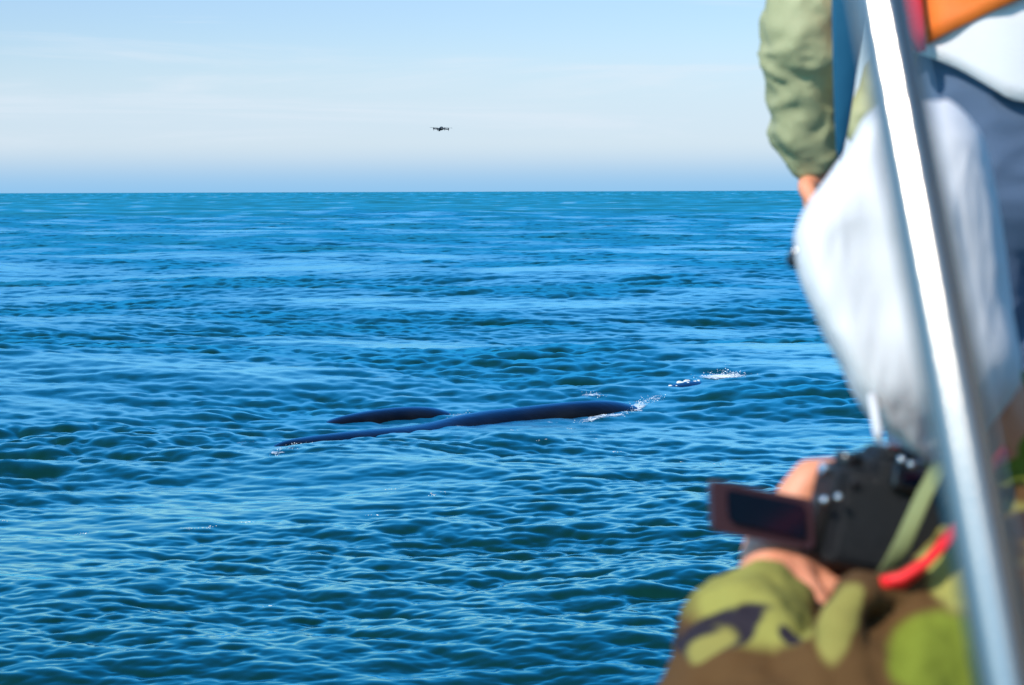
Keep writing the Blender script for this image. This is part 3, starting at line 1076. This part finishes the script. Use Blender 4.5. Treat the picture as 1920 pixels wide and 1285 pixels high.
# ------------------------------------------------------------------ person with the camera
FLOOR1 = DZ + 0.022
sh_l, sh_r = at(1865, 1200, 1.62), at(2010, 1000, 2.02)
hip_c = at(1985, 1800, 1.9); hip_c.z = FLOOR1 + 0.90
CAMO_ORIGIN = Vector((hip_c.x, hip_c.y, FLOOR1))
CAMO = camo_material()
p1 = empty('person', CAMO_ORIGIN)
tag(p1, 'person in camouflage jacket and white hood, bent over a handheld camera', 'person')
face1 = Vector((-0.38, 0.86, -0.34)).normalized()
hc = at(1698, 470, 1.80)
neck = at(1950, 960, 1.88)
wr_l, el_l = at(1440, 1100, 1.69), at(1398, 1420, 1.52)
wr_r, el_r = at(1800, 1010, 1.82), at(1880, 1330, 2.02)
side1 = Vector((0.5, 0.86, 0))
hips1 = [tuple(hip_c - side1 * 0.1), tuple(hip_c + side1 * 0.1)]
bm = bmesh.new()
head_volume(bm, hc, face1, k=0.8)
capsule(bm, neck, 0.05, at(1745, 600, 1.80), 0.042)
chain(bm, [(neck, 0.07), (at(1968, 1120, 1.90), 0.12), (hip_c + Vector((0, 0, 0.15)), 0.11), (hip_c, 0.12)])
chain(bm, [(neck, 0.06), (sh_l, 0.05), (el_l, 0.042), (wr_l, 0.027)])
chain(bm, [(neck, 0.06), (sh_r, 0.05), (el_r, 0.042), (wr_r, 0.027)])
feet_and_legs(bm, hips1, FLOOR1, (-0.85, 0.5, 0))


def fingers(bm, specs):
    for pts in specs:
        chain(bm, pts)


# left hand: heel of the hand at the cuff, thumb up over the camera, fingers curled under it
chain(bm, [(wr_l, 0.028), (at(1458, 1040, 1.735), 0.032), (at(1485, 985, 1.765), 0.030)])
chain(bm, [(at(1440, 1062, 1.70), 0.024), (at(1500, 1062, 1.72), 0.024), (at(1520, 1010, 1.755), 0.026)])
fingers(bm, [
    [(at(1478, 980, 1.76), 0.022), (at(1492, 935, 1.768), 0.019), (at(1520, 896, 1.772), 0.0175), (at(1556, 884, 1.772), 0.013), (at(1598, 888, 1.765), 0.0105)],
    [(at(1530, 935, 1.79), 0.016), (at(1552, 905, 1.80), 0.014), (at(1590, 896, 1.80), 0.011)],
    [(at(1478, 1066, 1.70), 0.018), (at(1512, 1102, 1.685), 0.0125), (at(1540, 1138, 1.68), 0.0108), (at(1558, 1152, 1.69), 0.009)],
    [(at(1500, 1062, 1.72), 0.016), (at(1550, 1100, 1.71), 0.0115), (at(1600, 1118, 1.715), 0.010), (at(1640, 1112, 1.73), 0.0085)],
    [(at(1510, 1055, 1.74), 0.016), (at(1565, 1090, 1.74), 0.0115), (at(1622, 1106, 1.745), 0.010), (at(1662, 1100, 1.755), 0.0085)],
    [(at(1515, 1040, 1.76), 0.016), (at(1570, 1078, 1.77), 0.0115), (at(1625, 1092, 1.775), 0.010), (at(1665, 1086, 1.78), 0.0085)],
])
# right hand round the grip, index finger on top
chain(bm, [(wr_r, 0.028), (at(1815, 965, 1.80), 0.032)])
fingers(bm, [
    [(at(1812, 950, 1.79), 0.016), (at(1800, 915, 1.78), 0.0115), (at(1775, 895, 1.80), 0.010), (at(1755, 893, 1.82), 0.009)],
    [(at(1820, 960, 1.81), 0.016), (at(1812, 940, 1.84), 0.0115), (at(1790, 945, 1.865), 0.010), (at(1770, 950, 1.86), 0.0085)],
    [(at(1820, 980, 1.81), 0.016), (at(1812, 970, 1.84), 0.0115), (at(1790, 975, 1.865), 0.010), (at(1770, 980, 1.86), 0.0085)],
    [(at(1818, 1000, 1.81), 0.015), (at(1808, 1000, 1.84), 0.0105), (at(1788, 1004, 1.862), 0.0095), (at(1770, 1008, 1.858), 0.008)],
    [(at(1805, 985, 1.775), 0.016), (at(1785, 960, 1.755), 0.0135), (at(1768, 945, 1.75), 0.011)],
])
link('body', fuse(bm, 0.0042, 2), SKIN, p1)

bm = bmesh.new()
capsule(bm, at(1955, 960, 1.88), 0.085, at(1915, 835, 1.86), 0.06)
chain(bm, [(at(1965, 935, 1.90), 0.10), (at(1968, 1120, 1.90), 0.165), (hip_c + Vector((0, 0, 0.2)), 0.16), (hip_c - Vector((0, 0, 0.04)), 0.165)])
chain(bm, [(at(1960, 1010, 1.86), 0.085), (sh_l, 0.076), (at(1650, 1318, 1.56), 0.064), (el_l, 0.062), (at(1398, 1300, 1.575), 0.060), (at(1410, 1215, 1.62), 0.055), (at(1424, 1178, 1.645), 0.047)])
chain(bm, [(at(1990, 960, 1.95), 0.085), (sh_r, 0.078), (el_r, 0.065), (at(1835, 1150, 1.9), 0.055), (at(1815, 1070, 1.85), 0.046)])
capsule(bm, at(1715, 1190, 1.60), 0.034, at(1835, 1065, 1.62), 0.040)
chain(bm, [(at(1572, 1240, 1.515), 0.008), (at(1574, 1175, 1.525), 0.011), (at(1598, 1128, 1.54), 0.011), (at(1640, 1108, 1.56), 0.011), (at(1700, 1125, 1.575), 0.02)])
me = fuse(bm, 0.006, 3)
wrinkle(me, 0.0085, 12.0, 21, (1.3, 1.0, 0.8))
wrinkle(me, 0.003, 34.0, 27)
link('jacket', me, CAMO, p1)
bm = bmesh.new()
feet_and_legs(bm, hips1, FLOOR1, (-0.85, 0.5, 0))
me = bpy.data.meshes.new('t')
bm2 = bmesh.new()
for h in hips1:
    h = Vector(h)
    k = Vector((h.x, h.y, FLOOR1 + (h.z - FLOOR1) * 0.52)) + Vector((-0.025, 0.015, 0))
    chain(bm2, [(h, 0.115), (k, 0.085), (Vector((h.x, h.y, FLOOR1 + 0.15)), 0.075)])
bm.free()
me = fuse(bm2, 0.01, 3)
wrinkle(me, 0.006, 14, 3)
link('trousers', me, TROUSER, p1)
boots(p1, hips1, FLOOR1, (-0.85, 0.5, 0))

# hood: cloth drawn over the bowed head, open at the face, hanging to a point at the nape
prof = [(193, 1668, 1770), (205, 1645, 1790), (225, 1628, 1812), (255, 1610, 1832), (290, 1590, 1844), (330, 1562, 1852), (370, 1532, 1858), (405, 1512, 1864), (440, 1500, 1869), (485, 1499, 1875),
        (530, 1512, 1881), (580, 1533, 1888), (630, 1557, 1896), (680, 1582, 1904), (720, 1601, 1900), (755, 1620, 1880), (785, 1645, 1858), (815, 1680, 1845), (840, 1712, 1830), (858, 1740, 1812), (866, 1758, 1795)]
rings = []
NR = 64
for i, (y, xl, xr) in enumerate(prof):
    hw = (xr - xl) / 2
    ring = []
    depth = 0.135 * min(1.0, (hw / 170.0) ** 0.6)
    for j in range(NR):
        t = 2 * math.pi * j / NR
        cx, cy = math.cos(t), math.sin(t)
        ex = abs(cx) ** 0.55 * (1 if cx >= 0 else -1)
        cy = abs(cy) ** 0.36 * (1 if cy >= 0 else -1)
        sx = (xl + xr) / 2 + hw * ex
        ring.append(tuple(at(sx, y, 1.80 - depth * cy + 0.03 * cx)))
    rings.append(ring)
me = loft('hood', rings)
bm = bmesh.new(); bm.from_mesh(me)
bmesh.ops.subdivide_edges(bm, edges=bm.edges[:], cuts=2, use_grid_fill=True, smooth=0.3)
bm.to_mesh(me); bm.free()
wrinkle(me, 0.0032, 7.0, 41, (1.3, 1.0, 0.45))
wrinkle(me, 0.0015, 30.0, 47, (1.2, 1.0, 0.6))
link('hood', me, HOODM, p1)
cord = link('hood_cord', tube_mesh('cord', [at(1634, 742, 1.665), at(1640, 775, 1.655), at(1645, 805, 1.65), at(1648, 828, 1.65)], [0.003, 0.0036, 0.004, 0.0034], 14), SHIRT, p1)
gl = Vector((0, 0, 0))
bm = bmesh.new()
chain(bm, [(at(1496, 466, 1.78), 0.006), (at(1487, 489, 1.78), 0.0075), (at(1512, 498, 1.78), 0.006)])
chain(bm, [(at(1500, 462, 1.78), 0.005), (at(1525, 455, 1.84), 0.008), (at(1540, 470, 1.85), 0.008)])
link('sunglasses', fuse(bm, 0.003, 3), GLASSM, p1)
# red edge of a strap lying over the near arm
pts = [at(1652, 1098, 1.55), at(1690, 1092, 1.55), at(1730, 1062, 1.555), at(1765, 1025, 1.565), at(1792, 988, 1.58), at(1830, 930, 1.62), at(1880, 850, 1.74)]
link('shoulder_strap', ribbon_mesh('s', pts, [0.014, 0.022, 0.024, 0.021, 0.017, 0.014, 0.012], Vector((0.6, -0.5, 0.8)), 0.008), REDM, p1)

# ------------------------------------------------------------------ camera in the hands
camt = empty('dslr_camera', at(1660, 965, 1.73))
tag(camt, 'black single lens reflex camera with flip out screen held in both hands', 'camera')
BODYM = simple('camera_rubber', (0.007, 0.007, 0.008), rough=0.42, spec=0.3, bump=0.5, bscale=900, vary=0.3, vscale=40)
TRIM = simple('camera_plastic', (0.012, 0.012, 0.013), rough=0.3, bump=0.05)
CHROME = simple('bright_metal', (0.85, 0.85, 0.85), rough=0.12, metal=1.0)
SCREEN = simple('dark_screen_glass', (0.002, 0.006, 0.014), rough=0.18, spec=0.35)
BEZEL = simple('maroon_black_bezel', (0.045, 0.020, 0.026), rough=0.35)
o = camt.location.copy()
cu = (at(1760, 985, 1.75) - at(1560, 945, 1.72)).normalized()       # to the body's right
cv = (Vector((0, 0, 1)) - cu * cu.z).normalized()                     # up
cw = cu.cross(cv)                                                     # towards the back (the viewer)
if cw.y > 0:
    cw = -cw
CR = Matrix((cu, cv, cw)).transposed()


def cl(x, y, z):
    return o + CR @ Vector((x, y, z))


bm = bmesh.new()
def rbox(bm_, c, half, bev):
    m_ = box_mesh('x', cl(*c), half, CR, bev, 3)
    bm_.from_mesh(m_)
rbox(bm, (0.0, -0.008, 0.0), (0.064, 0.044, 0.028), 0.012)
rbox(bm, (0.045, -0.010, -0.02), (0.022, 0.044, 0.034), 0.014)
rbox(bm, (-0.002, 0.034, -0.004), (0.034, 0.016, 0.030), 0.012)
rbox(bm, (-0.002, 0.045, -0.010), (0.020, 0.013, 0.022), 0.009)
body_me = fuse(bm, 0.0022, 3)
link('body', body_me, BODYM, camt)
link('eyecup', box_mesh('e', cl(-0.002, 0.036, 0.030), (0.017, 0.012, 0.007), CR, 0.005), TRIM, camt)
link('viewfinder_window', box_mesh('e', cl(-0.002, 0.036, 0.0365), (0.010, 0.006, 0.0015), CR, 0.001), SCREEN, camt)
lens = link('lens', loft('lens', [[tuple(cl(r * math.cos(2 * math.pi * j / 40), -0.006 + r * math.sin(2 * math.pi * j / 40), z)) for j in range(40)]
                                  for z, r in ((-0.022, 0.034), (-0.04, 0.034), (-0.042, 0.037), (-0.055, 0.037), (-0.057, 0.035), (-0.062, 0.035), (-0.064, 0.037), (-0.076, 0.037), (-0.080, 0.036), (-0.081, 0.032), (-0.076, 0.027))]), TRIM, camt)
for x, y, z, r, h, nm in ((-0.045, 0.040, -0.004, 0.011, 0.012, 'mode_dial'), (0.048, 0.040, -0.018, 0.009, 0.008, 'control_dial'), (0.052, 0.036, -0.036, 0.006, 0.008, 'shutter_button')):
    link(nm, cyl_mesh(nm, cl(x, y, z), cv, r, h, 28), TRIM, camt)
for x, y in ((0.038, 0.020), (0.052, 0.020), (0.045, 0.002), (0.045, -0.018), (0.040, -0.034), (-0.050, 0.022)):
    link('button', cyl_mesh('b', cl(x, y, 0.029), cw, 0.0042, 0.004, 18), TRIM, camt)
link('thumb_rest', box_mesh('tr', cl(0.056, 0.012, 0.028), (0.009, 0.022, 0.006), CR, 0.005), BODYM, camt)
link('hot_shoe', box_mesh('hs', cl(-0.002, 0.0595, -0.010), (0.010, 0.002, 0.009), CR, 0.001), CHROME, camt)
for x, y, z in ((-0.066, 0.028, 0.0), (0.068, 0.028, 0.0)):
    link('strap_lug', cyl_mesh('l', cl(x, y, z), cu, 0.0055, 0.008, 18), CHROME, camt)
for (px, py, r) in ((1690, 862, 0.0032), (1708, 871, 0.003), (1546, 938, 0.0035), (1572, 932, 0.003)):
    bm = bmesh.new()
    ellipsoid(bm, at(px, py, 1.672), (r, r, r), sub=3)
    m_ = bpy.data.meshes.new('bead'); bm.to_mesh(m_); bm.free()
    link('glint_bead', m_, CHROME, camt)  # chrome beads added to throw sun glints as blurred discs
# flip screen
c00, c10, c11, c01 = at(1334, 899, 1.66), at(1526, 937, 1.685), at(1528, 1032, 1.685), at(1338, 997, 1.66)
sn = (c10 - c00).cross(c01 - c00).normalized()
if sn.y > 0:
    sn = -sn


def quad_slab(name, a, b, c, d, n, th, inset=0.0, lift=0.0):
    q = [a, b, c, d]
    m0 = sum(q, Vector()) / 4
    rows = []
    for lev, sc_ in ((-th, 0.985), (-th + 0.0015, 1.0), (-0.0015, 1.0), (0, 0.985)):
        rr = []
        for i in range(4):
            p, pn, pp = q[i], q[(i + 1) % 4], q[i - 1]
            e1, e2 = (pn - p).normalized(), (pp - p).normalized()
            for (t1_, t2_) in ((0, 0.006), (0.0012, 0.0012), (0.006, 0)):
                k = p + (e1 * (inset + t1_)) + (e2 * (inset + t2_))
                rr.append(tuple(m0 + (k - m0) * sc_ + n * (lev + lift)))
        rows.append(rr)
    return loft(name, rows)


scr = link('flip_screen', quad_slab('fs', c00, c10, c11, c01, sn, 0.011), BEZEL, camt, smooth=False)
i00, i10, i11, i01 = at(1362, 917, 1.66), at(1508, 946, 1.68), at(1511, 1012, 1.68), at(1366, 978, 1.66)
link('display', quad_slab('dp', i00, i10, i11, i01, sn, 0.002, 0.0, 0.0014), SCREEN, scr, smooth=False)
hp = (c10 + c11) / 2
link('hinge', box_mesh('hg', hp + cu * 0.006 - sn * 0.008, (0.008, 0.026, 0.006), CR, 0.003), TRIM, camt)
# neck strap: hangs from the left lug across the back of the body
pts = [at(1764, 868, 1.66), at(1752, 892, 1.645), at(1732, 930, 1.64), at(1712, 975, 1.638), at(1692, 1020, 1.64), at(1672, 1055, 1.655), at(1655, 1078, 1.68), at(1690, 1086, 1.72)]
st_ = link('strap', ribbon_mesh('st', pts, [0.016, 0.015, 0.014, 0.014, 0.014, 0.014, 0.013, 0.012], Vector((1, -0.4, 0.3)), 0.003), STRAPM, camt)
st_['label'] = 'olive green webbing strap hanging across the camera back'

# ------------------------------------------------------------------ person standing on the foredeck
FLOOR2 = 2.582
hip2 = Vector((0.745, 2.98, FLOOR2 + 0.93))
p2 = empty('person', (hip2.x, hip2.y, FLOOR2))
tag(p2, 'person in olive jacket, orange red vest and blue jeans standing behind the white hood', 'person')
toe2 = Vector((0.1, 0.99, 0))
hips2 = [(hip2.x - 0.080, hip2.y, hip2.z), (hip2.x + 0.1, hip2.y + 0.02, hip2.z)]
sh2l, el2l, wr2l = at(1530, -340, 2.92), at(1508, 50, 2.96), at(1530, 322, 3.06)
sh2r = hip2 + Vector((0.2, 0, 0.52))
el2r = sh2r + Vector((0.08, 0.06, -0.29)); wr2r = el2r + Vector((-0.06, 0.22, 0.02))
nk2 = hip2 + Vector((0, 0, 0.60)); hd2 = hip2 + Vector((0, 0.03, 0.76))
bm = bmesh.new()
head_volume(bm, hd2, toe2)
capsule(bm, nk2, 0.055, hd2 - Vector((0, 0.02, 0.06)), 0.055)
chain(bm, [(nk2, 0.07), (hip2 + Vector((0, 0, 0.4)), 0.11), (hip2 + Vector((0, 0, 0.15)), 0.10), (hip2, 0.10)])
for e in (-1, 1):
    capsule(bm, hip2 + Vector((0.05 * e, 0, 0.42)), 0.10, hip2 + Vector((0.04 * e, 0, 0.04)), 0.095)
chain(bm, [(nk2, 0.06), (sh2l, 0.05), (el2l, 0.042), (wr2l, 0.028)])
chain(bm, [(nk2, 0.06), (sh2r, 0.05), (el2r, 0.042), (wr2r, 0.028)])
feet_and_legs(bm, hips2, FLOOR2, toe2)
# hanging hand, lightly curled
chain(bm, [(wr2l, 0.028), (at(1545, 385, 3.08), 0.033), (at(1552, 410, 3.09), 0.030)])
for k in range(4):
    dx = (k - 1.5) * 0.019
    b0 = at(1552, 410, 3.09) + Vector((dx * 0.5, dx, 0))
    fingers(bm, [[(b0, 0.014), (b0 + Vector((0.006, 0.008, -0.04)), 0.0105), (b0 + Vector((0.022, 0.012, -0.062)), 0.0095), (b0 + Vector((0.038, 0.012, -0.068 + 0.004 * abs(k - 1.5))), 0.008)]])
fingers(bm, [[(at(1520, 345, 3.05), 0.020), (at(1512, 352, 3.02), 0.015), (at(1524, 378, 3.0), 0.0125), (at(1534, 398, 3.0), 0.010)]])
chain(bm, [(wr2r, 0.028), (wr2r + Vector((-0.04, 0.07, 0.01)), 0.032)])
for k in range(4):
    b0 = wr2r + Vector((-0.05, 0.085, 0.02 - 0.018 * (k - 0.5)))
    fingers(bm, [[(b0, 0.013), (b0 + Vector((-0.03, 0.03, 0)), 0.0105), (b0 + Vector((-0.05, 0.01, 0)), 0.009), (b0 + Vector((-0.045, -0.015, 0)), 0.008)]])
fingers(bm, [[(wr2r + Vector((-0.02, 0.03, 0.02)), 0.015), (wr2r + Vector((-0.055, 0.035, 0.035)), 0.0115), (wr2r + Vector((-0.085, 0.04, 0.03)), 0.009)]])
link('body', fuse(bm, 0.006, 4), SKIN, p2)
bm = bmesh.new()
ellipsoid(bm, hd2 + Vector((0, -0.02, 0.045)), (0.084, 0.10, 0.088))
hair = fuse(bm, 0.008, 2); wrinkle(hair, 0.004, 40, 2)
link('hair', hair, simple('brown_hair', (0.06, 0.035, 0.02), rough=0.6, bump=0.5, bscale=200), p2)
# jacket: sleeves and body with gathered folds
bm = bmesh.new()
chain(bm, [(nk2 - Vector((0.05, 0, 0.04)), 0.08), (sh2l, 0.068), (at(1512, -20, 2.95), 0.050), (at(1506, 55, 2.96), 0.054)])
chain(bm, [(at(1506, 62, 2.96), 0.056), (at(1505, 160, 3.0), 0.0545), (at(1512, 235, 3.03), 0.051), (at(1524, 290, 3.05), 0.036), (at(1530, 312, 3.06), 0.026)])
chain(bm, [(nk2 - Vector((-0.05, 0, 0.04)), 0.08), (sh2r, 0.068), (el2r, 0.055), (wr2r - Vector((0, 0.02, 0)), 0.04)])
for e in (-1, 1):
    capsule(bm, hip2 + Vector((0.05 * e, 0, 0.45)), 0.13, hip2 + Vector((0.045 * e, 0, 0.27)), 0.12)
capsule(bm, hip2 + Vector((-0.11, 0.0, 0.3)), 0.045, at(1612, 240, 2.96), 0.022)
me = fuse(bm, 0.006, 4)
co = get_co(me)
wrinkle(me, 0.008, 11.0, 83, (1.0, 1.0, 1.25))
wrinkle(me, 0.003, 26.0, 91, (1.0, 1.0, 1.3))
link('jacket', me, OLIVE, p2)
# jeans
bm = bmesh.new()
capsule(bm, hip2 + Vector((-0.03, 0, 0.14)), 0.13, hip2 + Vector((-0.03, 0, 0.0)), 0.138)
capsule(bm, hip2 + Vector((0.03, 0, 0.14)), 0.13, hip2 + Vector((0.03, 0, 0.0)), 0.138)
for h in hips2:
    h = Vector(h)
    k = Vector((h.x, h.y + 0.03, FLOOR2 + (h.z - FLOOR2) * 0.52))
    chain(bm, [(h, 0.118), (k, 0.092), (Vector((h.x, h.y, FLOOR2 + 0.10)), 0.075)])
me = fuse(bm, 0.008, 4)
wrinkle(me, 0.004, 12.0, 31, (1, 1, 1.5))
link('jeans', me, DENIM, p2)
boots(p2, hips2, FLOOR2, toe2)


def wrap(name, mat, rx, ry, ztop, hem, seed, amp=0.004, cxo=0.0):
    """garment panel round the trunk; hem(x) gives the height of its lower edge"""
    n_, rings_ = 96, []
    for q in range(14):
        t = q / 13
        ring = []
        for j in range(n_):
            a = 2 * math.pi * j / n_
            x, y = hip2.x + cxo + rx * math.cos(a), hip2.y + ry * math.sin(a)
            zb = hem(x)
            z = ztop + (zb - ztop) * t
            ring.append((x, y, z))
        rings_.append(ring)
    me_ = loft(name, rings_, False, False)
    wrinkle(me_, amp, 14.0, seed, (1, 1, 0.7))
    o_ = link(name, me_, mat, p2)
    so = o_.modifiers.new('thickness', 'SOLIDIFY'); so.thickness = 0.006; so.offset = 1
    return o_


def hem_of(pix, d):
    xs = [at(p[0], p[1], d).x for p in pix]; zs = [at(p[0], p[1], d).z for p in pix]
    return lambda x: float(np.interp(x, xs, zs))


wrap('shirt_tail', SHIRT, 0.178, 0.150, hip2.z + 0.42, hem_of([(1560, 20), (1700, 60), (1738, 96), (1800, 130), (1885, 188), (1925, 196), (2000, 196)], 2.84), 51)
wrap('vest', VESTM, 0.190, 0.162, hip2.z + 0.50, hem_of([(1540, -60), (1660, -20), (1690, 40), (1722, 96), (1742, 84), (1800, 52), (1850, 26), (1905, 2), (1960, -40), (2050, -60)], 2.82), 61, 0.006)
link('vest_shaded_side', ribbon_mesh('ve', [at(1700, -90, 2.83), at(1706, 0, 2.815), at(1716, 55, 2.81), at(1729, 97, 2.815)], [0.036, 0.034, 0.026, 0.010], Vector((1, 0.2, 0)), 0.012), REDM, p2)  # vest's shaded red side, painted as a ribbon beside the sunlit orange
pts = [at(1592, -60, 2.76), at(1590, 0, 2.77), at(1587, 80, 2.79), at(1583, 160, 2.81), at(1579, 230, 2.83), at(1575, 280, 2.85), at(1574, 302, 2.86)]
bs = link('hanging_strap', ribbon_mesh('bs', pts, [0.048, 0.046, 0.040, 0.031, 0.021, 0.011, 0.004], Vector((1, 0.1, 0)), 0.006), BLUEM, p2)
bs['label'] = 'tapering dark blue strap end hanging from the vest'
